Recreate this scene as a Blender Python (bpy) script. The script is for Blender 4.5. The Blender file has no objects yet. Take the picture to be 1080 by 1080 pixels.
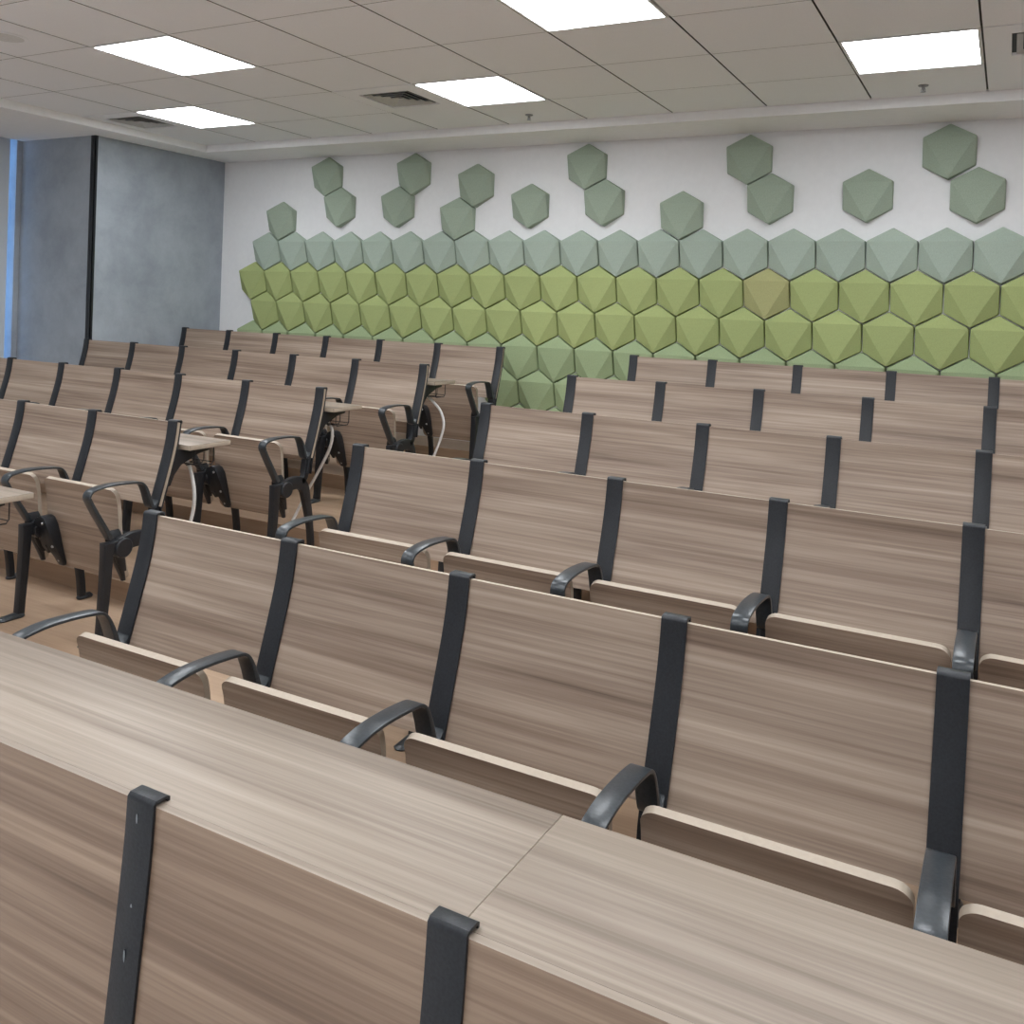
import bpy, bmesh, math, random
from mathutils import Vector, Matrix
random.seed(7)
C = bpy.context.scene.collection
SC = bpy.context.scene

# ------------------------------------------------------------------ measures (metres, camera above the origin)
EYE = 1.493
P = 0.525                      # seat pitch
RISE = 0.0906
def Ytop(k): return 1.861 + 0.9623 * (k - 1)      # back-rest top line of row k
def zf(k): return RISE * (k - 1)                  # platform height of row k
W = 0.303                      # hexagon width
WALL_Y = 6.174
HEX_X0, HEX_Z0 = -19.1931 * W, 1.4371 * W + EYE
CEIL = 1.305 + EYE
SOF = 1.245 + EYE
H = 1.305
PIL_X, PIL_Y, LEFT_X = -6.393, 4.815, -7.313
RX0 = -2.163                   # first column of the block behind the desk
LX0 = -3.17                    # aisle column of the block beside the pillar

# ------------------------------------------------------------------ materials
def mat(name):
    m = bpy.data.materials.new(name); m.use_nodes = True
    nt = m.node_tree; b = nt.nodes['Principled BSDF']
    return m, nt, b
def N(nt, typ, **kw):
    n = nt.nodes.new(typ)
    for k, v in kw.items(): setattr(n, k, v)
    return n
def ramp(nt, stops):
    r = N(nt, 'ShaderNodeValToRGB'); e = r.color_ramp.elements
    e[0].position, e[0].color = stops[0][0], (*stops[0][1], 1)
    e[1].position, e[1].color = stops[-1][0], (*stops[-1][1], 1)
    for p, c in stops[1:-1]:
        x = e.new(p); x.color = (*c, 1)
    return r
def wood(name, stops, rough=.42, sx=.55, sv=14, contrast=1.0, spec=.4):
    m, nt, b = mat(name); L = nt.links
    tc = N(nt, 'ShaderNodeTexCoord'); oi = N(nt, 'ShaderNodeObjectInfo')
    mul = N(nt, 'ShaderNodeMath', operation='MULTIPLY'); mul.inputs[1].default_value = 60
    L.new(oi.outputs['Random'], mul.inputs[0])
    mp = N(nt, 'ShaderNodeMapping'); mp.inputs['Scale'].default_value = (sx, sv, sv)
    L.new(tc.outputs['Object'], mp.inputs['Vector'])
    n1 = N(nt, 'ShaderNodeTexNoise', noise_dimensions='4D')
    n1.inputs['Scale'].default_value = 1.0; n1.inputs['Detail'].default_value = 5; n1.inputs['Roughness'].default_value = .6
    n1.inputs['Distortion'].default_value = .35
    L.new(mp.outputs[0], n1.inputs['Vector']); L.new(mul.outputs[0], n1.inputs['W'])
    mp2 = N(nt, 'ShaderNodeMapping'); mp2.inputs['Scale'].default_value = (sx * 2.2, sv * 8, sv * 8)
    L.new(tc.outputs['Object'], mp2.inputs['Vector'])
    n2 = N(nt, 'ShaderNodeTexNoise', noise_dimensions='4D')
    n2.inputs['Scale'].default_value = 1.0; n2.inputs['Detail'].default_value = 3; n2.inputs['Roughness'].default_value = .6
    L.new(mp2.outputs[0], n2.inputs['Vector']); L.new(mul.outputs[0], n2.inputs['W'])
    mx = N(nt, 'ShaderNodeMix', data_type='FLOAT'); mx.inputs[0].default_value = .36
    L.new(n1.outputs['Fac'], mx.inputs[2]); L.new(n2.outputs['Fac'], mx.inputs[3])
    r = ramp(nt, stops); L.new(mx.outputs[0], r.inputs[0]); L.new(r.outputs[0], b.inputs['Base Color'])
    b.inputs['Roughness'].default_value = rough; b.inputs['Specular IOR Level'].default_value = spec
    bp = N(nt, 'ShaderNodeBump'); bp.inputs['Strength'].default_value = .05; bp.inputs['Distance'].default_value = .002
    L.new(n2.outputs['Fac'], bp.inputs['Height']); L.new(bp.outputs[0], b.inputs['Normal'])
    return m
def plain(name, col, rough=.6, metallic=0, nscale=60, namt=.06, bump=.1, spec=.5):
    m, nt, b = mat(name); L = nt.links
    tc = N(nt, 'ShaderNodeTexCoord')
    n = N(nt, 'ShaderNodeTexNoise'); n.inputs['Scale'].default_value = nscale; n.inputs['Detail'].default_value = 4
    L.new(tc.outputs['Object'], n.inputs['Vector'])
    lo = tuple(c * (1 - namt) for c in col); hi = tuple(min(1, c * (1 + namt)) for c in col)
    r = ramp(nt, [(.3, lo), (.7, hi)]); L.new(n.outputs['Fac'], r.inputs[0]); L.new(r.outputs[0], b.inputs['Base Color'])
    b.inputs['Roughness'].default_value = rough; b.inputs['Metallic'].default_value = metallic
    b.inputs['Specular IOR Level'].default_value = spec
    if bump:
        bp = N(nt, 'ShaderNodeBump'); bp.inputs['Strength'].default_value = bump; bp.inputs['Distance'].default_value = .002
        L.new(n.outputs['Fac'], bp.inputs['Height']); L.new(bp.outputs[0], b.inputs['Normal'])
    return m
def felt(name, col):
    m, nt, b = mat(name); L = nt.links
    tc = N(nt, 'ShaderNodeTexCoord'); oi = N(nt, 'ShaderNodeObjectInfo')
    n = N(nt, 'ShaderNodeTexNoise'); n.inputs['Scale'].default_value = 260; n.inputs['Detail'].default_value = 3
    L.new(tc.outputs['Object'], n.inputs['Vector'])
    r = ramp(nt, [(.25, tuple(c * .88 for c in col)), (.75, tuple(c * 1.1 for c in col))])
    L.new(n.outputs['Fac'], r.inputs[0])
    hs = N(nt, 'ShaderNodeHueSaturation')
    mr = N(nt, 'ShaderNodeMapRange'); mr.inputs[3].default_value = .965; mr.inputs[4].default_value = 1.035
    L.new(oi.outputs['Random'], mr.inputs[0]); L.new(mr.outputs[0], hs.inputs['Value'])
    L.new(r.outputs[0], hs.inputs['Color']); L.new(hs.outputs[0], b.inputs['Base Color'])
    b.inputs['Roughness'].default_value = .95; b.inputs['Specular IOR Level'].default_value = .15
    bp = N(nt, 'ShaderNodeBump'); bp.inputs['Strength'].default_value = .25; bp.inputs['Distance'].default_value = .001
    L.new(n.outputs['Fac'], bp.inputs['Height']); L.new(bp.outputs[0], b.inputs['Normal'])
    return m
def emit(name, col, s):
    m, nt, b = mat(name)
    b.inputs['Base Color'].default_value = (.9, .9, .9, 1)
    b.inputs['Emission Color'].default_value = (*col, 1); b.inputs['Emission Strength'].default_value = s
    return m
def concrete(name, lo, hi):
    m, nt, b = mat(name); L = nt.links
    tc = N(nt, 'ShaderNodeTexCoord')
    n1 = N(nt, 'ShaderNodeTexNoise'); n1.inputs['Scale'].default_value = 2.2; n1.inputs['Detail'].default_value = 10; n1.inputs['Roughness'].default_value = .68
    n1.inputs['Distortion'].default_value = .15
    L.new(tc.outputs['Object'], n1.inputs['Vector'])
    r = ramp(nt, [(.32, lo), (.68, hi)]); L.new(n1.outputs['Fac'], r.inputs[0]); L.new(r.outputs[0], b.inputs['Base Color'])
    b.inputs['Roughness'].default_value = .7; b.inputs['Specular IOR Level'].default_value = .3
    return m

LAM = [(.33, (.140, .093, .065)), (.43, (.238, .170, .126)), (.52, (.328, .246, .188)), (.65, (.480, .378, .295))]
M = {}
M['laminate'] = wood('walnut_laminate', LAM)
M['ply_edge'] = plain('plywood_edge', (.42, .350, .275), .55, nscale=90, namt=.04)
M['top_laminate'] = wood('table_laminate', [(.33, (.135, .100, .073)), (.43, (.196, .152, .117)), (.52, (.254, .203, .160)), (.65, (.350, .288, .230))], rough=.48)
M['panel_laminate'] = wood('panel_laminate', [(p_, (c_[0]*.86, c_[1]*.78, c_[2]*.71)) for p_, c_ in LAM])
M['black'] = plain('black_powder_coat', (.016, .0175, .021), .44, nscale=220, namt=.25, bump=.15, spec=.42)
M['arm'] = plain('charcoal_armrest', (.032, .038, .043), .30, nscale=160, namt=.25, bump=.12)
M['scuff'] = plain('pale_scuff', (.22, .24, .25), .7, bump=0)
M['bolt'] = plain('steel_bolt', (.55, .56, .58), .35, metallic=1, bump=0)
M['white_wall'] = plain('white_paint', (.80, .80, .805), .85, nscale=25, namt=.015, bump=.03)
M['ceiling'] = plain('ceiling_tile', (.93, .945, .99), .9, nscale=180, namt=.02, bump=.04)
M['groove'] = plain('ceiling_groove', (.10, .10, .10), .9, bump=0)
M['soffit'] = plain('soffit_paint', (.93, .93, .935), .85, nscale=25, namt=.015, bump=.02)
M['concrete'] = concrete('grey_concrete', (.27, .30, .335), (.40, .44, .48))
M['trim_black'] = plain('black_trim', (.015, .017, .022), .3, bump=0)
M['white_metal'] = plain('white_metal', (.8, .8, .8), .4, bump=0)
M['speaker'] = plain('speaker_mesh', (.72, .73, .74), .8, bump=0)
M['vent'] = plain('vent_paint', (.55, .55, .55), .6, bump=0)
M['vent_dark'] = plain('vent_dark', (.05, .055, .065), .7, bump=0)
M['chrome'] = plain('sprinkler_metal', (.30, .30, .31), .35, metallic=.8, bump=0)
M['cable'] = plain('white_cable', (.72, .71, .69), .5, bump=0)
M['floor'] = wood('floor_vinyl', [(.30, (.30, .195, .125)), (.45, (.37, .25, .165)), (.55, (.42, .29, .195)), (.70, (.49, .35, .245))], rough=.38, sx=.9, sv=7)
M['pale_bounce'] = plain('pale_bounce', (.52, .52, .52), .5, nscale=12, namt=.04)  # neutral grey for the added bounce floor
M['blind'] = plain('blind_fabric', (.56, .60, .63), .9, nscale=300, namt=.05, bump=.1)
M['light'] = emit('light_diffuser', (.96, 1.0, 1.04), 17.0)
M['sage'] = felt('felt_sage', (.385, .455, .385))
M['sage_dark'] = felt('felt_grey_sage', (.345, .41, .325))
M['lime'] = felt('felt_lime', (.375, .43, .185))
M['lime_tan'] = felt('felt_lime_faded', (.40, .395, .19))
M['moss'] = felt('felt_moss', (.325, .40, .23))
M['glass'], nt, b = mat('window_glass')
b.inputs['Transmission Weight'].default_value = 1; b.inputs['Roughness'].default_value = 0; b.inputs['IOR'].default_value = 1.02

# ------------------------------------------------------------------ mesh helpers
def finish(bm, name, mats, parent=None, loc=None, bev=0.0, angle=40, smooth=True):
    bmesh.ops.recalc_face_normals(bm, faces=bm.faces)
    if bev:
        ed = [e for e in bm.edges if len(e.link_faces) == 2 and e.calc_face_angle(0) > math.radians(50)]
        bmesh.ops.bevel(bm, geom=ed, offset=bev, segments=2, affect='EDGES', profile=.5, clamp_overlap=True)
    me = bpy.data.meshes.new(name); bm.to_mesh(me); bm.free()
    for m in mats: me.materials.append(M[m])
    if smooth:
        for p in me.polygons: p.use_smooth = True
        me.set_sharp_from_angle(angle=math.radians(angle))
    o = bpy.data.objects.new(name, me); C.objects.link(o)
    if parent: o.parent = parent
    if loc: o.location = loc
    return o
def box(bm, a, b, mi=0):
    x0, y0, z0 = a; x1, y1, z1 = b
    v = [bm.verts.new(p) for p in ((x0,y0,z0),(x1,y0,z0),(x1,y1,z0),(x0,y1,z0),(x0,y0,z1),(x1,y0,z1),(x1,y1,z1),(x0,y1,z1))]
    for f in ((0,3,2,1),(4,5,6,7),(0,1,5,4),(1,2,6,5),(2,3,7,6),(3,0,4,7)):
        bm.faces.new([v[i] for i in f]).material_index = mi
    return v
def spline(pts, n=6):
    out = []
    m = len(pts); d = len(pts[0])
    for i in range(m - 1):
        p0 = pts[max(i-1, 0)]; p1 = pts[i]; p2 = pts[i+1]; p3 = pts[min(i+2, m-1)]
        for j in range(n):
            t = j / n
            out.append(tuple(.5*((2*p1[k]) + (-p0[k]+p2[k])*t + (2*p0[k]-5*p1[k]+4*p2[k]-p3[k])*t*t + (-p0[k]+3*p1[k]-3*p2[k]+p3[k])*t**3) for k in range(d)))
    out.append(tuple(pts[-1])); return out
def sweep(bm, path, T, X0, X1, mi=0, edge_mi=0):
    """a band along a path in the YZ plane: T thickness, X0/X1 its two sides; each a number or a list per station"""
    n = len(path)
    f = lambda v, i: v[i] if isinstance(v, (list, tuple)) else v
    rings = []
    for i, p in enumerate(path):
        a = path[max(i-1, 0)]; c = path[min(i+1, n-1)]
        ty, tz = c[0]-a[0], c[1]-a[1]; l = math.hypot(ty, tz) or 1
        ny, nz = -tz/l, ty/l; h = f(T, i)/2
        x0, x1 = f(X0, i), f(X1, i)
        rings.append([bm.verts.new(q) for q in ((x0, p[0]+ny*h, p[1]+nz*h), (x1, p[0]+ny*h, p[1]+nz*h), (x1, p[0]-ny*h, p[1]-nz*h), (x0, p[0]-ny*h, p[1]-nz*h))])
    for a, c in zip(rings, rings[1:]):
        for k in range(4):
            bm.faces.new((a[k], a[(k+1) % 4], c[(k+1) % 4], c[k])).material_index = mi if k in (0, 2) else edge_mi
    for r in (rings[0], rings[-1]): bm.faces.new(r).material_index = edge_mi
def tube(bm, pts, r, seg=8, mi=0):
    pts = [Vector(p) for p in pts]; rings = []
    for i, p in enumerate(pts):
        t = (pts[min(i+1, len(pts)-1)] - pts[max(i-1, 0)]).normalized()
        u = t.cross(Vector((.31, .2, .93))).normalized(); v = t.cross(u)
        rings.append([bm.verts.new(p + (u*math.cos(2*math.pi*k/seg) + v*math.sin(2*math.pi*k/seg))*r) for k in range(seg)])
    for a, c in zip(rings, rings[1:]):
        for k in range(seg): bm.faces.new((a[k], a[(k+1) % seg], c[(k+1) % seg], c[k])).material_index = mi
    for q in (rings[0], rings[-1]): bm.faces.new(q).material_index = mi
def lathe(bm, prof, seg=24, axis='Z', at=(0,0,0), mi=0):
    rings = []
    for r, h in prof:
        ring = []
        for k in range(seg):
            a = 2*math.pi*k/seg; c, s = r*math.cos(a), r*math.sin(a)
            q = (c, s, h) if axis == 'Z' else ((h, c, s) if axis == 'X' else (c, h, s))
            ring.append(bm.verts.new((q[0]+at[0], q[1]+at[1], q[2]+at[2])))
        rings.append(ring)
    for a, c in zip(rings, rings[1:]):
        for k in range(seg): bm.faces.new((a[k], a[(k+1) % seg], c[(k+1) % seg], c[k])).material_index = mi
    for q in (rings[0], rings[-1]): bm.faces.new(q).material_index = mi
def tag(o, label, cat, group=None):
    o['label'] = label; o['category'] = cat
    if group: o['group'] = group
    return o
def empty(name, loc):
    o = bpy.data.objects.new(name, None); o.empty_display_size = .1; C.objects.link(o); o.location = loc; return o
def structure(name, bm, mats, **kw):
    o = finish(bm, name, mats, **kw); o['kind'] = 'structure'; return o
def copy_tree(o, parent=None):
    c = o.copy(); C.objects.link(c)
    if parent: c.parent = parent
    for ch in list(o.children): copy_tree(ch, c)
    return c
ORD = ['first','second','third','fourth','fifth','sixth','seventh','eighth','ninth','tenth','eleventh','twelfth','thirteenth','fourteenth','fifteenth','sixteenth','seventeenth','eighteenth','nineteenth','twentieth','twenty-first','twenty-second']

# ------------------------------------------------------------------ room shell
XR, YF = 3.6, -3.4
bm = bmesh.new()                                   # stepped floor: one section along Y
prof = [(YF, -.25), (YF, 0)]
for k in range(1, 6):
    y = Ytop(k) + .04
    prof += [(y, zf(k)), (y, zf(k+1))]
prof += [(WALL_Y, zf(6)), (WALL_Y, -.25)]
a = [bm.verts.new((LEFT_X, y, z)) for y, z in prof]; c = [bm.verts.new((XR, y, z)) for y, z in prof]
for i in range(len(prof)):
    j = (i+1) % len(prof); bm.faces.new((a[i], a[j], c[j], c[i]))
bm.faces.new(a); bm.faces.new(c)
structure('floor', bm, ['floor'], smooth=False)
bm = bmesh.new(); box(bm, (LEFT_X, YF, 0), (XR, .55, .004)); o = structure('floor_bounce', bm, ['pale_bounce'], smooth=False)  # unseen pale sheet, added to bounce neutral light up to the ceiling
bm = bmesh.new(); box(bm, (LEFT_X-.2, WALL_Y, -.25), (XR+.2, WALL_Y+.15, CEIL+.2)); structure('wall_back', bm, ['white_wall'], smooth=False)
bm = bmesh.new(); box(bm, (XR, YF, -.25), (XR+.15, WALL_Y, CEIL+.2)); structure('wall_right', bm, ['white_wall'], smooth=False)
bm = bmesh.new(); box(bm, (LEFT_X-.2, YF-.15, -.25), (XR+.2, YF, CEIL+.2)); structure('wall_front', bm, ['white_wall'], smooth=False)
WY0, WY1, WZ0, WZ1 = .6, 4.768, .55, SOF+.1            # window opening in the pillar-side wall
bm = bmesh.new()
box(bm, (LEFT_X-.2, YF, -.25), (LEFT_X, WY0, CEIL+.2)); box(bm, (LEFT_X-.2, WY1, -.25), (LEFT_X, WALL_Y, CEIL+.2))
box(bm, (LEFT_X-.2, WY0, -.25), (LEFT_X, WY1, WZ0)); box(bm, (LEFT_X-.2, WY0, WZ1), (LEFT_X, WY1, CEIL+.2))
structure('wall_left', bm, ['concrete'], smooth=False)
bm = bmesh.new(); box(bm, (LEFT_X, PIL_Y, -.1), (PIL_X, WALL_Y, SOF)); structure('pillar', bm, ['concrete'], smooth=False)
bm = bmesh.new()                                   # black corner guard: two legs with a slim slot between
box(bm, (PIL_X-.046, PIL_Y-.006, zf(4)), (PIL_X-.026, PIL_Y, SOF)); box(bm, (PIL_X-.020, PIL_Y-.006, zf(4)), (PIL_X+.006, PIL_Y, SOF))
box(bm, (PIL_X, PIL_Y-.006, zf(4)), (PIL_X+.006, PIL_Y+.020, SOF))
box(bm, (PIL_X-.046, PIL_Y-.003, zf(4)), (PIL_X, PIL_Y, SOF))
structure('trim_1', bm, ['trim_black'], smooth=False)
# window: frame, pane, blind
wf = empty('window_1', (LEFT_X-.1, (WY0+WY1)/2, (WZ0+WZ1)/2)); wf['kind'] = 'structure'
bm = bmesh.new(); hy, hz = (WY1-WY0)/2, (WZ1-WZ0)/2
for y in (-hy, -hy/3, hy/3, hy): box(bm, (-.05, max(-hy, y-.02) if y < hy else hy-.004, -hz), (-.01, min(hy, y+.02) if y < hy else hy, hz))
for z in (-hz, hz-.04): box(bm, (-.05, -hy, z), (-.01, hy, z+.04))
finish(bm, 'window_frame', ['trim_black'], parent=wf, smooth=False)
bm = bmesh.new(); box(bm, (-.034, -hy, -hz), (-.028, hy, hz)); finish(bm, 'pane', ['glass'], parent=wf, smooth=False)
rb = empty('roller_blind', (LEFT_X, 2.65, SOF)); tag(rb, 'grey-blue roller blind pulled down over the window beside the blue slit of daylight', 'blind')
bm = bmesh.new(); box(bm, (-.016, -2.04, -2.1), (-.013, 2.066, .05)); finish(bm, 'blind_fabric', ['blind'], parent=rb, smooth=False)
bm = bmesh.new(); lathe(bm, [(.0, -2.04), (.028, -2.04), (.028, 2.066), (.0, 2.066)], 16, 'Y', (-.042, 0, .05)); finish(bm, 'blind_roller', ['white_metal'], parent=rb)
bm = bmesh.new(); box(bm, (-.021, -2.04, -2.125), (-.008, 2.066, -2.1)); finish(bm, 'bottom_bar', ['white_metal'], parent=rb, smooth=False)

# ceiling: tiles with grooves, backing above, openings for lights and vents
XL = lambda n: (-.125 - .4587*n)*H
YL = [-2.79, -2.17, -1.55, -.93, -.31, .31, .93, 1.551, 2.17, 2.466*H, 2.956*H, 3.428*H, 3.904*H, 5.69]
YL[7], YL[8] = 2.0, 2.61
YL = [YF] + [2.466*H - .62*i for i in range(9, 0, -1)] + [2.466*H, 2.956*H, 3.428*H, 3.904*H, 5.69]
CX0 = -6.115
xs = [CX0] + [XL(n) for n in range(9, -6, -1)] + [XR]
xs = [x for x in xs if x <= XR]
lit = {}
def cell(x, y):
    i = max(k for k in range(len(xs)-1) if xs[k] <= x+1e-6); j = max(k for k in range(len(YL)-1) if YL[k] <= y+1e-6); return i, j
lights = [(0, 3.66*H), (4, 3.66*H), (8, 3.66*H), (2, 2.7*H), (6, 2.7*H), (-2, 2.7*H)]
vis = len(lights) - 1
for jj, ns in ((-2, (0, 4, 8)), (-4, (-2, 2, 6)), (-6, (0, 4, 8)), (-8, (-2, 2, 6))):
    for n in ns: lights.append((n, 2.466*H + .31 + .62*(jj+0)))
cells = {}
for n, y in lights: cells[cell((XL(n)+XL(n+1))/2, y)] = 'light'
vents = [(5, 3.66*H), (9, 3.66*H), (-1, 3.66*H)]
for n, y in vents: cells[cell((XL(n)+XL(n+1))/2, y)] = 'vent'
bm = bmesh.new()
for i in range(len(xs)-1):
    for j in range(len(YL)-1):
        if cells.get((i, j)): continue
        gx = .0045 if i > 0 else 0; gx2 = .0045
        box(bm, (xs[i]+gx, YL[j]+.0018, CEIL), (xs[i+1]-gx2, YL[j+1]-.0018, CEIL+.015))
bmesh.ops.recalc_face_normals(bm, faces=bm.faces)
for f in bm.faces:
    if abs(f.normal.z) < .5: f.material_index = 1
box(bm, (LEFT_X, YF, CEIL+.012), (XR, WALL_Y, CEIL+.04), 1)
structure('ceiling', bm, ['ceiling', 'groove'], smooth=False)
bm = bmesh.new()                                   # dropped soffit round the tiles
box(bm, (LEFT_X, 5.69, SOF), (XR, WALL_Y, CEIL+.02)); box(bm, (LEFT_X, YF, SOF), (CX0, 5.69, CEIL+.02))
structure('trim_2', bm, ['soffit'], smooth=False, bev=.004)

# ceiling lights
light_labels = ['square ceiling light panel with a sprinkler beside it, beside the vent at the frame edge',
 'square ceiling light panel immediately beside the louvred air vent, middle of the ceiling',
 'square ceiling light panel deepest in the corner over the grey pillar, beside a vent',
 'square ceiling light panel cut off by the top edge above the middle rows',
 'square ceiling light panel over the middle of the pillar block, nearer than the corner one',
 'square ceiling light panel high over the far end of the second row, outside the frame']
for i in range(12):
    light_labels.append('unseen ceiling light panel %s, %s from the bare side wall' % (['over the desk', 'above the viewer', 'behind the viewer', 'by the front wall'][i//3], ORD[i % 3]))
proto = None
for idx, (n, y) in enumerate(lights):
    i, j = cell((XL(n)+XL(n+1))/2, y)
    x0, x1, y0, y1 = xs[i]+.004, xs[i+1]-.004, YL[j]+.003, YL[j+1]-.003
    o = empty('ceiling_light', ((x0+x1)/2, (y0+y1)/2, CEIL))
    hx, hy = (x1-x0)/2, (y1-y0)/2
    bm = bmesh.new()
    f = .014
    for a, b_ in (((-hx, -hy), (hx, -hy+f)), ((-hx, hy-f), (hx, hy)), ((-hx, -hy+f), (-hx+f, hy-f)), ((hx-f, -hy+f), (hx, hy-f))):
        box(bm, (*a, -.004), (*b_, .011))
    finish(bm, 'light_frame', ['white_metal'], parent=o, smooth=False)
    bm = bmesh.new(); box(bm, (-hx+f, -hy+f, 0), (hx-f, hy-f, .008)); finish(bm, 'diffuser', ['light'], parent=o, smooth=False)
    tag(o, light_labels[idx], 'ceiling light', 'square ceiling lights')
# vents
vl = ['square louvred air vent in the ceiling beside the middle light panel',
      'square louvred air vent in the ceiling over the grey pillar corner', 'square louvred air vent in the ceiling cut by the frame edge beside a light panel']
for idx, (n, y) in enumerate(vents):
    i, j = cell((XL(n)+XL(n+1))/2, y)
    x0, x1, y0, y1 = xs[i]+.005, xs[i+1]-.003, YL[j]+.003, YL[j+1]-.003
    o = empty('air_vent', ((x0+x1)/2, (y0+y1)/2, CEIL)); hx, hy = (x1-x0)/2, (y1-y0)/2
    bm = bmesh.new(); s = .185
    for a, b_ in (((-hx, -hy), (hx, -s)), ((-hx, s), (hx, hy)), ((-hx, -s), (-s, s)), ((s, -s), (hx, s))): box(bm, (*a, -.003), (*b_, .011))
    finish(bm, 'vent_panel', ['ceiling'], parent=o, smooth=False)
    bm = bmesh.new()
    for q in (.165, .125, .085, .045):             # nested sloping square blades
        a_, b_ = q, q-.026
        for k in range(4):
            c0, s0 = [(1, 0), (0, 1), (-1, 0), (0, -1)][k]
            rot = lambda u, v: (u*c0 - v*s0, u*s0 + v*c0)
            pts = [(*rot(-a_, -a_), -.003), (*rot(a_, -a_), -.003), (*rot(b_, -b_), .010), (*rot(-b_, -b_), .010)]
            lo = [bm.verts.new(p) for p in pts]; hi = [bm.verts.new((p[0]*.99, p[1]*.99, p[2]+.003)) for p in pts]
            bm.faces.new(lo); bm.faces.new(hi)
            for t in range(4): bm.faces.new((lo[t], lo[(t+1) % 4], hi[(t+1) % 4], hi[t]))
    finish(bm, 'louvre_blades', ['vent'], parent=o, smooth=False)
    bm = bmesh.new(); box(bm, (-s, -s, .0105), (s, s, .0118)); finish(bm, 'vent_throat', ['vent_dark'], parent=o, smooth=False)
    tag(o, vl[idx], 'air vent', 'ceiling air vents')
# sprinklers
for x, y, lab in ((-2.877, 5.447, 'small pendant fire sprinkler beside the middle light panel, near the soffit'), (-.468, 5.443, 'small pendant fire sprinkler between the soffit and the light panel by the frame edge')):
    o = empty('fire_sprinkler', (x, y, CEIL)); o.scale = (.8, .8, .75)
    bm = bmesh.new(); lathe(bm, [(0, 0), (.034, 0), (.030, -.008), (.014, -.012), (0, -.012)]); finish(bm, 'escutcheon', ['chrome'], parent=o)
    bm = bmesh.new(); lathe(bm, [(0, -.010), (.011, -.010), (.011, -.028), (.006, -.034), (.006, -.044), (0, -.044)], 16)
    tube(bm, [(.010, 0, -.024), (.013, 0, -.036), (.004, 0, -.047)], .0025); tube(bm, [(-.010, 0, -.024), (-.013, 0, -.036), (-.004, 0, -.047)], .0025)
    finish(bm, 'sprinkler_body', ['chrome'], parent=o)
    bm = bmesh.new(); lathe(bm, [(0, -.046), (.017, -.046), (.017, -.049), (0, -.049)], 16); finish(bm, 'deflector', ['chrome'], parent=o)
    tag(o, lab, 'sprinkler', 'fire sprinklers')
o = empty('ceiling_speaker', (-4.62, 2.93, CEIL))
bm = bmesh.new(); lathe(bm, [(.085, .0), (.105, -.001), (.108, -.004), (.100, -.007), (.088, -.006), (.085, 0)], 32); finish(bm, 'speaker_rim', ['ceiling'], parent=o)
bm = bmesh.new(); lathe(bm, [(0, -.005), (.087, -.0045), (.087, -.001), (0, -.001)], 32); finish(bm, 'speaker_grille', ['speaker'], parent=o)
tag(o, 'faint round flush ceiling speaker in the ceiling tiles at the frame edge', 'speaker')

# ------------------------------------------------------------------ hexagonal wall tiles
def hex_mesh(name):
    bm = bmesh.new(); R_ = W/math.sqrt(3)*.982
    ang = [90, 30, -30, -90, -150, 150]              # T, UR, LR, B, LL, UL
    hi = .064; lo = .018
    d = [lo, hi, lo, hi, lo, hi]
    base = [bm.verts.new((R_*math.cos(math.radians(a)), 0, R_*math.sin(math.radians(a)))) for a in ang]
    ring = [bm.verts.new((R_*math.cos(math.radians(a))*.985, -d[i], R_*math.sin(math.radians(a))*.985)) for i, a in enumerate(ang)]
    for i in range(6): bm.faces.new((base[i], base[(i+1) % 6], ring[(i+1) % 6], ring[i]))
    T, UR, LR, B, LL, UL = ring
    for f in ((UR, B, UL), (UL, T, UR), (UR, LR, B), (B, LL, UL)): bm.faces.new(f)
    bm.faces.new(base)
    bmesh.ops.recalc_face_normals(bm, faces=bm.faces)
    ed = [e for e in bm.edges if e.calc_face_angle(0) > math.radians(40) and not (e.verts[0] in base and e.verts[1] in base)]
    bmesh.ops.bevel(bm, geom=ed, offset=.006, segments=3, affect='EDGES', profile=.5, clamp_overlap=True)
    me = bpy.data.meshes.new(name); bm.to_mesh(me); bm.free()
    return me
hexes = {}
for c_ in ('sage', 'sage_dark', 'lime', 'lime_tan', 'moss'):
    me = hex_mesh('wall_tile_' + c_); me.materials.append(M[c_])
    for p in me.polygons: p.use_smooth = False
    hexes[c_] = me
def hexat(u, v, c_, label, grp):
    o = bpy.data.objects.new('hexagonal_tile', hexes[c_]); C.objects.link(o)
    rz = random.uniform(-.006, .006)
    o.location = (HEX_X0 + u*W, WALL_Y, HEX_Z0 + v*W + random.uniform(-.0015, .0015)); o.rotation_euler = (0, rz, 0)
    tag(o, label, 'wall tile', grp)
r = math.sqrt(3)/2
NK = 21
for k in range(NK):
    hexat(k, 0, 'sage', 'pale sage felt hexagon, %s from the pillar in the full pale row' % ORD[k], 'pale sage hexagons in the full row')
    hexat(k-.5, -r, 'lime_tan' if k == 15 else 'lime', ('faded tan-lime felt hexagon, odd one in the upper lime row' if k == 15 else 'lime felt hexagon, %s from the pillar in the upper lime row' % ORD[k]), 'lime hexagons in the upper row')
    hexat(k, -2*r, 'lime', 'lime felt hexagon, %s from the pillar in the lower lime row' % ORD[k], 'lime hexagons in the lower row')
    hexat(k-.5, -3*r, 'moss', 'moss green felt hexagon, %s from the pillar in the row under the lime ones' % ORD[k], 'moss hexagons in the upper row')
for k in range(8, 13):
    hexat(k, -4*r, 'moss', 'moss green felt hexagon, %s of the lowest row seen in the aisle gap' % ORD[k-8], 'moss hexagons in the lowest row')
for k in range(9, 13):
    hexat(k-.5, -5*r, 'moss', 'moss green felt hexagon, %s of the bottom row almost hidden by chairs' % ORD[k-9], 'moss hexagons in the bottom row')
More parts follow.
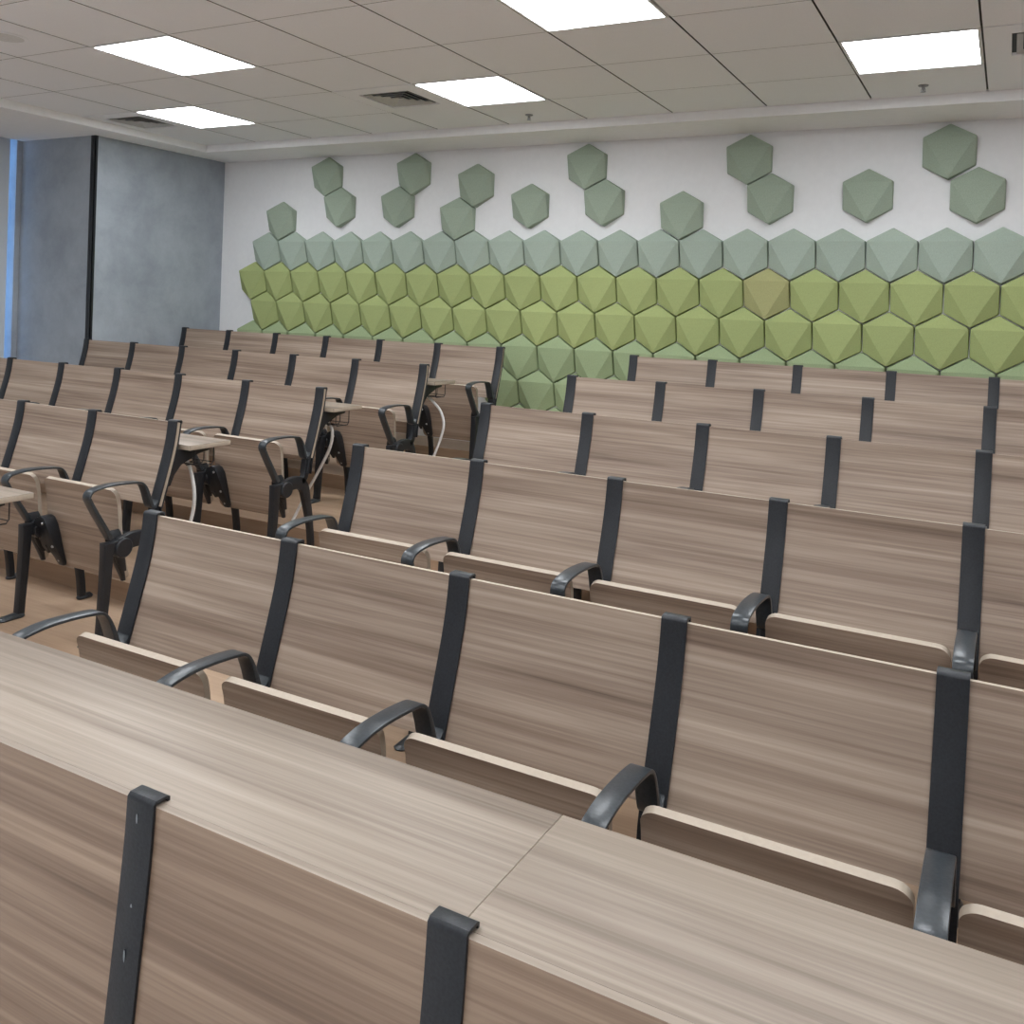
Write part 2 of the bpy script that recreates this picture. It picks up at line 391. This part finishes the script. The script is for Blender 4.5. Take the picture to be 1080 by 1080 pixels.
G = 'loose sage hexagons above the full rows'
for u, v, lab in [
 (.5, .875, 'grey-sage felt hexagon perched on the row at the pillar end'),
 (2.62, 1.235, 'grey-sage felt hexagon, lower of the pair closest to the pillar'), (2.14, 2.10, 'grey-sage felt hexagon, upper of the pair closest to the pillar'),
 (4.60, 1.215, 'grey-sage felt hexagon, lower of the second pair from the pillar'), (5.08, 2.075, 'grey-sage felt hexagon, upper of the second pair from the pillar'),
 (6.5, .868, 'grey-sage felt hexagon perched on the row, carrying another at its upper corner'), (7.02, 1.715, 'grey-sage felt hexagon leaning off the perched one, third stack from the pillar'),
 (8.6, 1.16, 'grey-sage felt hexagon standing alone, mid wall between a stack and a pair'),
 (10.1, 2.07, 'grey-sage felt hexagon, upper of the pair in mid wall'), (10.58, 1.205, 'grey-sage felt hexagon, lower of the pair in mid wall'),
 (12.5, .872, 'grey-sage felt hexagon perched alone on the row, mid wall'),
 (13.99, 2.075, 'grey-sage felt hexagon, upper of the second pair from the frame edge'), (14.48, 1.21, 'grey-sage felt hexagon, lower of the second pair from the frame edge'),
 (16.48, 1.225, 'grey-sage felt hexagon standing alone between the last two pairs'),
 (17.98, 2.075, 'grey-sage felt hexagon, upper of the pair closest to the frame edge'), (18.52, 1.195, 'grey-sage felt hexagon, lower of the pair closest to the frame edge')]:
    hexat(u, v, 'sage_dark', lab, G)

# ------------------------------------------------------------------ lecture chair
BACK = spline([(0, .858), (-.004, .82), (-.013, .765), (-.026, .71), (-.046, .64), (-.064, .58), (-.079, .53), (-.086, .507)], 4)
def off(path, d):
    out = []
    for i, p in enumerate(path):
        a = path[max(i-1, 0)]; c = path[min(i+1, len(path)-1)]
        ty, tz = c[0]-a[0], c[1]-a[1]; l = math.hypot(ty, tz)
        out.append((p[0] - tz/l*d, p[1] + ty/l*d))
    return out
SEAT = spline([(-.188, .208), (-.201, .25), (-.220, .33), (-.234, .42), (-.242, .50), (-.250, .555), (-.266, .599)], 6)
def seat_y(z):
    for a, c in zip(SEAT, SEAT[1:]):
        if a[1] <= z <= c[1]: return a[0] + (c[0]-a[0])*(z-a[1])/(c[1]-a[1])
    return SEAT[0][0] if z < SEAT[0][1] else SEAT[-1][0]
def panel_mesh(x0, x1):
    bm = bmesh.new(); sweep(bm, BACK, .0155, x0, x1, 0, 1); return bm
def seat_bm(x0, x1, rc=.032):
    bm = bmesh.new(); s = [0]
    for a, c in zip(SEAT, SEAT[1:]): s.append(s[-1] + math.hypot(c[0]-a[0], c[1]-a[1]))
    Ltot = s[-1]
    st = sorted(set([Ltot*i/30 for i in range(31)] + [rc*(1-math.cos(math.pi/2*i/6)) for i in range(7)] + [Ltot - rc*(1-math.cos(math.pi/2*i/6)) for i in range(7)]))
    st = [q for i, q in enumerate(st) if i == 0 or q - st[i-1] > 1e-4]
    path, X0, X1 = [], [], []
    for q in st:
        i = max(k for k in range(len(s)-1) if s[k] <= q+1e-9); t = (q-s[i])/(s[i+1]-s[i])
        path.append(tuple(SEAT[i][m] + (SEAT[i+1][m]-SEAT[i][m])*t for m in (0, 1)))
        e = min(q, Ltot-q); ins = rc - math.sqrt(max(0, rc*rc - (rc-e)**2)) if e < rc else 0
        X0.append(x0+ins); X1.append(x1-ins)
    sweep(bm, path, .0175, X0, X1, 0, 1); return bm
def strip_bm(x):
    low = spline([(-.086, .507), (-.094, .47), (-.099, .425)], 3)
    front = off(BACK + low[1:], .0112)          # side facing the room front
    rear = off(BACK + low[1:], -.0112)
    if front[5][0] > rear[5][0]: front, rear = rear, front
    cap = [(front[0][0], .8615), (front[0][0]+.003, .8645), (rear[0][0]+.002, .8645), (rear[0][0]+.004, .8635), (rear[0][0]+.004, .852)]
    bm = bmesh.new()
    sweep(bm, front[::-1] + cap, .0055, x-.0275, x+.0275)
    sweep(bm, rear, .006, x-.0272, x+.0272)
    return bm
def arm_bm(x):
    bm = bmesh.new()
    top = spline([(-.080, .556), (-.090, .526), (-.107, .510), (-.124, .521), (-.141, .566), (-.157, .600), (-.172, .617), (-.195, .624), (-.26, .630), (-.335, .631), (-.395, .623), (-.416, .613), (-.4235, .596), (-.419, .578)], 5)
    n = len(top)
    T = [.005 + .010*min(1, i/6) if i < 18 else max(.0085, .015-.0006*(i-18)) for i in range(n)]
    sweep(bm, top, T, x-.023, x+.023)
    low = spline([(-.4225, .592), (-.406, .560), (-.360, .486), (-.313, .412)], 5)
    m = len(low)
    sweep(bm, low, [.012 + .008*i/(m-1) for i in range(m)], [x-.022+.005*i/(m-1) for i in range(m)], [x+.022-.005*i/(m-1) for i in range(m)])
    return bm
def leg_bm(x):
    bm = bmesh.new()
    fr = spline([(-.324, .398), (-.325, .34), (-.329, .23), (-.336, .11), (-.342, .012)], 5); n = len(fr)
    sweep(bm, fr, [.046 - .014*min(1, i/(n-1)*1.2) for i in range(n)], x-.018, x+.018)
    ar = spline([(-.315, .372), (-.285, .372), (-.25, .378), (-.20, .388), (-.148, .383), (-.110, .348), (-.086, .27), (-.062, .18), (-.046, .09), (-.038, .012)], 5); n = len(ar)
    th = []
    for i in range(n):
        t = i/(n-1); th.append(.052 if t < .15 else (.064 if t < .45 else max(.030, .064 - .09*(t-.45))))
    sweep(bm, ar, th, x-.015, x+.015)
    up = spline([(-.140, .385), (-.116, .405), (-.102, .445), (-.096, .50)], 4)
    sweep(bm, up, .036, x-.015, x+.015)
    lathe(bm, [(0, -.024), (.036, -.024), (.041, -.019), (.041, .019), (.036, .024), (0, .024)], 24, 'X', (x, -.255, .365))
    return bm
def foot_bm(x, rear):
    """rounded oblong pad under a leg: the front one reaches forward, the rear one back"""
    bm = bmesh.new(); y0, y1, w_ = (-.062, .018, .019) if rear else (-.440, -.318, .026)
    rings = []
    for ins, z in ((.004, 0), (0, .005), (.003, .013), (.013, .021)):
        ring = []
        for k in range(24):
            a = 2*math.pi*k/24; r_ = w_-ins
            ring.append(bm.verts.new((x + r_*math.cos(a), (y1-w_ if math.sin(a) > 0 else y0+w_) + r_*math.sin(a), z - (.006 if (not rear and math.sin(a) < 0 and z > .01) else 0))))
        rings.append(ring)
    for p, q in zip(rings, rings[1:]):
        for k in range(24): bm.faces.new((p[k], p[(k+1) % 24], q[(k+1) % 24], q[k]))
    bm.faces.new(rings[0]); bm.faces.new(rings[-1])
    return bm
BR = [(.012, .395), (.028, .422), (.060, .436), (.085, .428), (.102, .400), (.111, .35), (.115, .28), (.115, .225), (.107, .208), (.076, .208), (.062, .235), (.050, .275), (.042, .300), (.036, .290), (.030, .255), (.022, .255), (.012, .29)]
def br_front(z):
    t = min(1, max(0, (z-.25)/.15)); return (seat_y(z)-.026)*(1-t) + (-.300)*t
def bracket_bm(x, s, wide):
    """cast arm from the pivot to the underside of the folded seat; s = +1 towards +X"""
    bm = bmesh.new(); rings = [[], []]
    for u, z in BR:
        u = u if wide else .012 + (u-.012)*.38
        rings[0].append(bm.verts.new((x + s*u, seat_y(z)-.0092, z))); rings[1].append(bm.verts.new((x + s*u, br_front(z), z)))
    n = len(BR)
    for i in range(n): bm.faces.new((rings[0][i], rings[0][(i+1) % n], rings[1][(i+1) % n], rings[1][i]))
    bm.faces.new(rings[0]); bm.faces.new(rings[1])
    bmesh.ops.triangulate(bm, faces=[f for f in bm.faces if len(f.verts) > 4])
    return bm
def bolt_bm(x, s, u, z):
    bm = bmesh.new()
    lathe(bm, [(0, .004), (.006, .004), (.006, -.002), (.004, -.004), (0, -.004)], 12, 'Y', (x + s*u, br_front(z), z))
    return bm
def make_chair(both):
    o = empty('lecture_chair', (0, 0, 0)); h = P/2
    finish(panel_mesh(-h+.004, h-.004 + (.029 if both else 0)), 'backrest', ['laminate', 'ply_edge'], parent=o)
    finish(seat_bm(-h+.032, h-.032), 'seat', ['laminate', 'ply_edge'], parent=o)
    for x in ((-h, h) if both else (-h,)):
        finish(strip_bm(x), 'back_strip', ['black'], parent=o, bev=.0012)
        finish(arm_bm(x), 'armrest', ['arm'], parent=o, bev=.0025)
        lg = finish(leg_bm(x), 'leg', ['black'], parent=o, bev=.004)
        finish(foot_bm(x, False), 'foot_pad', ['arm'], parent=lg); finish(foot_bm(x, True), 'foot_pad', ['black'], parent=lg)
    for x, s in ((-h, 1), (h, -1)):
        br = finish(bracket_bm(x, s, s > 0), 'seat_bracket', ['black'], parent=o, bev=.003)
        for u, z in () if s < 0 else ((.078, .405), (.093, .30), (.088, .232)): finish(bolt_bm(x, s, u, z), 'bolt', ['bolt'], parent=br)
    return o
protoA, protoB = make_chair(False), make_chair(True)
used = set()
def place(both, x, k, label, grp):
    pr = protoB if both else protoA
    o = pr if id(pr) not in used else copy_tree(pr)
    used.add(id(pr))
    o.location = (x, Ytop(k), zf(k)); tag(o, label, 'chair', grp)
ROW = {1: 'front row', 2: 'second row', 3: 'third row', 4: 'fourth row', 5: 'back row'}
POS = ['at the aisle end', 'second from the aisle', 'third from the aisle', 'fourth from the aisle', 'fifth from the aisle', 'sixth from the aisle']
for k in range(1, 6):
    for i in range(5):
        place(i == 4, RX0 + P*(i+.5), k, 'folding wooden chair %s, %s of the block behind the front desk' % (POS[i], ROW[k]), 'chairs of the block behind the front desk')
for k, n in ((1, 1), (2, 3), (3, 6), (4, 6), (5, 6)):
    for i in range(n):
        place(i == 0, LX0 - P*(i+.5), k, 'folding wooden chair %s, %s of the block by the grey pillar' % (POS[i], ROW[k]), 'chairs of the block by the grey pillar')

# ------------------------------------------------------------------ writing shelves behind the rows
def gusset(bm, x):
    out = [(.012, .735), (.195, .735), (.195, .716), (.13, .706), (.08, .692), (.035, .668), (.0, .630), (-.022, .585), (-.040, .580), (-.036, .64), (-.012, .71)]
    rings = [[bm.verts.new((x+d, y, z)) for y, z in out] for d in (-.011, .011)]; n = len(out)
    for i in range(n): bm.faces.new((rings[0][i], rings[0][(i+1) % n], rings[1][(i+1) % n], rings[1][i]))
    bm.faces.new(rings[0]); bm.faces.new(rings[1])
    bmesh.ops.triangulate(bm, faces=[f for f in bm.faces if len(f.verts) > 4])
def shelf(x0, x1, cols, k, label, tray=None):
    xm = (x0+x1)/2
    o = empty('writing_shelf', (xm, Ytop(k), zf(k)))
    bm = bmesh.new(); box(bm, (x0-xm, .032, .735), (x1-xm, .272, .757))
    bmesh.ops.recalc_face_normals(bm, faces=bm.faces)
    for f in bm.faces:
        f.material_index = 0 if abs(f.normal.z) > .5 else 1
    finish(bm, 'shelf_top', ['top_laminate', 'ply_edge'], parent=o, bev=.002)
    for x in cols:
        bm = bmesh.new(); gusset(bm, x-xm); finish(bm, 'bracket', ['black'], parent=o, bev=.002)
    if tray is not None:
        bm = bmesh.new(); xe = tray-xm
        for y, z in ((.09, .665), (.12, .655), (.16, .655), (.19, .665)): tube(bm, [(xe, y, z), (xe-.42, y, z)], .0022, 6)
        for i in range(8):
            xx = xe - .06*i; tube(bm, [(xx, .085, .734), (xx, .085, .668), (xx, .095, .655), (xx, .185, .655), (xx, .195, .668), (xx, .195, .734)], .0024, 6)
        finish(bm, 'wire_tray', ['black'], parent=o)
    tag(o, label, 'shelf', 'writing shelves behind the rows')
for k in range(1, 5):
    shelf(RX0-.02, RX0+5*P+.03, [RX0+P*i for i in range(6)], k, 'long writing shelf fixed behind the %s backrests, block behind the front desk' % ROW[k])
for k, n in ((1, 1), (2, 3), (3, 6), (4, 6)):
    shelf(LX0-n*P-.02, LX0+.062, [LX0-P*i for i in range(n+1)], k, 'writing shelf with projecting end behind the %s backrests, block by the grey pillar' % ROW[k], tray=LX0+.035)
# white cables dropping from the trays
def cable(pts, label, k):
    bm = bmesh.new(); c0 = Vector(pts[-1])
    tube(bm, spline([tuple(Vector(p)-c0) for p in pts], 8), .0085, 10)
    o = finish(bm, 'power_cable', ['cable'], loc=c0); tag(o, label, 'cable', 'white cables under the writing shelves')
y = Ytop(2) + .14; f = zf(2)
cable([(-3.33, y, .74), (-3.285, y, .765), (-3.235, y, .745), (-3.203, y, .68), (-3.187, y, .594), (-3.200, y, .502), (-3.23, y-.02, .38), (-3.27, y-.04, .25), (-3.29, y-.05, f+.10), (-3.27, y-.02, zf(3)+.0095)], 'white cable drooping from the wire tray behind the second row aisle chair', 2)
y = Ytop(3) + .14
cable([(-3.30, y, .83), (-3.262, y, .85), (-3.225, y, .838), (-3.199, y, .790), (-3.216, y, .700), (-3.290, y, .565), (-3.36, y, .45), (-3.42, y, .34), (-3.44, y-.02, zf(4)+.0095)], 'white cable curving from the wire tray behind the third row aisle chair', 3)
y = Ytop(4) + .14
cable([(-3.27, y, .93), (-3.235, y, .925), (-3.175, y, .885), (-3.125, y, .835), (-3.100, y, .756), (-3.120, y, .665), (-3.160, y, .56), (-3.20, y, .46), (-3.22, y, zf(5)+.0095)], 'white cable bowing out from the wire tray behind the fourth row aisle chair', 4)
y = Ytop(1) + .14
cable([(-3.30, y, .66), (-3.32, y+.02, .5), (-3.42, y+.1, .3), (-3.60, y+.25, .12), (-3.78, y+.42, .03), (-3.90, y+.53, .0095), (-3.84, y+.56, .0095), (-3.76, y+.50, .0095), (-3.72, y+.40, .0095)], 'white cable looping on the floor just past the front desk edge', 1)

# ------------------------------------------------------------------ front desk
DY = .932
dk = empty('front_desk', (0, DY, 0)); tag(dk, 'long wooden front desk with black straps over its panel, nearest the viewer', 'desk')
DP = spline([(0, .7568), (-.003, .70), (-.010, .62), (-.020, .52), (-.031, .41), (-.041, .31), (-.046, .26)], 5)
cols = [RX0 + .036 + P*i for i in range(6)]
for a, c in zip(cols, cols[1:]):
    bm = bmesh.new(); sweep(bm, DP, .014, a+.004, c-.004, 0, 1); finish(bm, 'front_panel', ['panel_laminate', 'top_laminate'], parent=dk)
for x in cols:
    fr = off(DP, .010); re = off(DP, -.010)
    if fr[5][0] > re[5][0]: fr, re = re, fr
    cap = [(fr[0][0], .7605), (fr[0][0]+.003, .7640), (re[0][0]+.003, .7640), (re[0][0]+.0055, .7625), (re[0][0]+.0055, .7575)]
    bm = bmesh.new(); sweep(bm, fr[::-1] + cap, .005, x-.0275, x+.0275)
    if abs(x - cols[2]) < .01:                     # pale scuffs on one strap
        for u, z0, ln in ((-.004, .735, .016), (.001, .612, .011), (-.001, .545, .020)):
            yy = lambda z: min(fr, key=lambda q: abs(q[1]-z))[0] - .0028
            n_ = 10; c_ = [(u + .0022*math.cos(2*math.pi*k/n_), z0 + ln/2*math.sin(2*math.pi*k/n_)) for k in range(n_)]
            f_ = [bm.verts.new((x+a_, yy(z0)-.0006, b_)) for a_, b_ in c_]; g_ = [bm.verts.new((x+a_, yy(z0)+.001, b_)) for a_, b_ in c_]
            bm.faces.new(f_).material_index = 1; bm.faces.new(g_)
            for k in range(n_): bm.faces.new((f_[k], f_[(k+1) % n_], g_[(k+1) % n_], g_[k]))
    finish(bm, 'panel_strap', ['black', 'scuff'], parent=dk, bev=.0008)
    bm = bmesh.new()
    sweep(bm, spline([(.02, .72), (.03, .5), (.02, .3), (.03, .12), (.05, .02)], 4), .045, x-.016, x+.016)
    sweep(bm, spline([(-.12, .012), (.05, .022), (.20, .012)], 4), .022, x-.022, x+.022)
    finish(bm, 'leg', ['black'], parent=dk, bev=.004)
    bm = bmesh.new(); bmv = [(.03, .733), (.24, .733), (.24, .722), (.15, .71), (.06, .66), (.03, .62)]
    rings = [[bm.verts.new((x+d, y_, z_)) for y_, z_ in bmv] for d in (-.011, .011)]
    for i in range(6): bm.faces.new((rings[0][i], rings[0][(i+1) % 6], rings[1][(i+1) % 6], rings[1][i]))
    bm.faces.new(rings[0]); bm.faces.new(rings[1]); finish(bm, 'bracket', ['black'], parent=dk, smooth=False)
JX = -.5455
for a, c in ((RX0-.04, JX-.0006), (JX+.0006, RX0+5*P+.04)):
    xm = (a+c)/2
    bm = bmesh.new(); box(bm, (a-xm, .0068, .733), (c-xm, .2935, .757))
    bmesh.ops.recalc_face_normals(bm, faces=bm.faces)
    for f in bm.faces: f.material_index = 0 if abs(f.normal.z) > .5 else 1
    finish(bm, 'desk_top', ['top_laminate', 'ply_edge'], parent=dk, loc=(xm, 0, 0), bev=.0005)

# ------------------------------------------------------------------ sky, camera, view
w = bpy.data.worlds.new('World'); SC.world = w; w.use_nodes = True
bg = w.node_tree.nodes['Background']; bg.inputs[0].default_value = (.36, .68, 1.25, 1); bg.inputs[1].default_value = 2.9
R = [[0.8787679373854923, 0.47558820913519306, 0.03978401129633982], [0.04289070217869213, 0.004323183002307461, -0.999070416815225], [-0.4753181038945037, 0.8796574136675643, -0.01659923762783737]]
cam = bpy.data.cameras.new('camera'); co = bpy.data.objects.new('camera', cam); C.objects.link(co)
r0, r1, r2 = Vector(R[0]), -Vector(R[1]), -Vector(R[2])
m = Matrix((r0, r1, r2)).transposed().to_4x4(); m.translation = (0, 0, EYE); co.matrix_world = m
cam.sensor_fit = 'HORIZONTAL'; cam.sensor_width = 36; cam.lens = 971.1/1080*36; cam.shift_y = (343.1-540)/1080; cam.clip_start = .02
SC.camera = co
vs = SC.view_settings; vs.view_transform = 'Standard'; vs.look = 'None'; vs.gamma = 1; vs.use_curve_mapping = False; vs.exposure = 0.0
SC.cycles.max_bounces = 8; SC.cycles.diffuse_bounces = 5
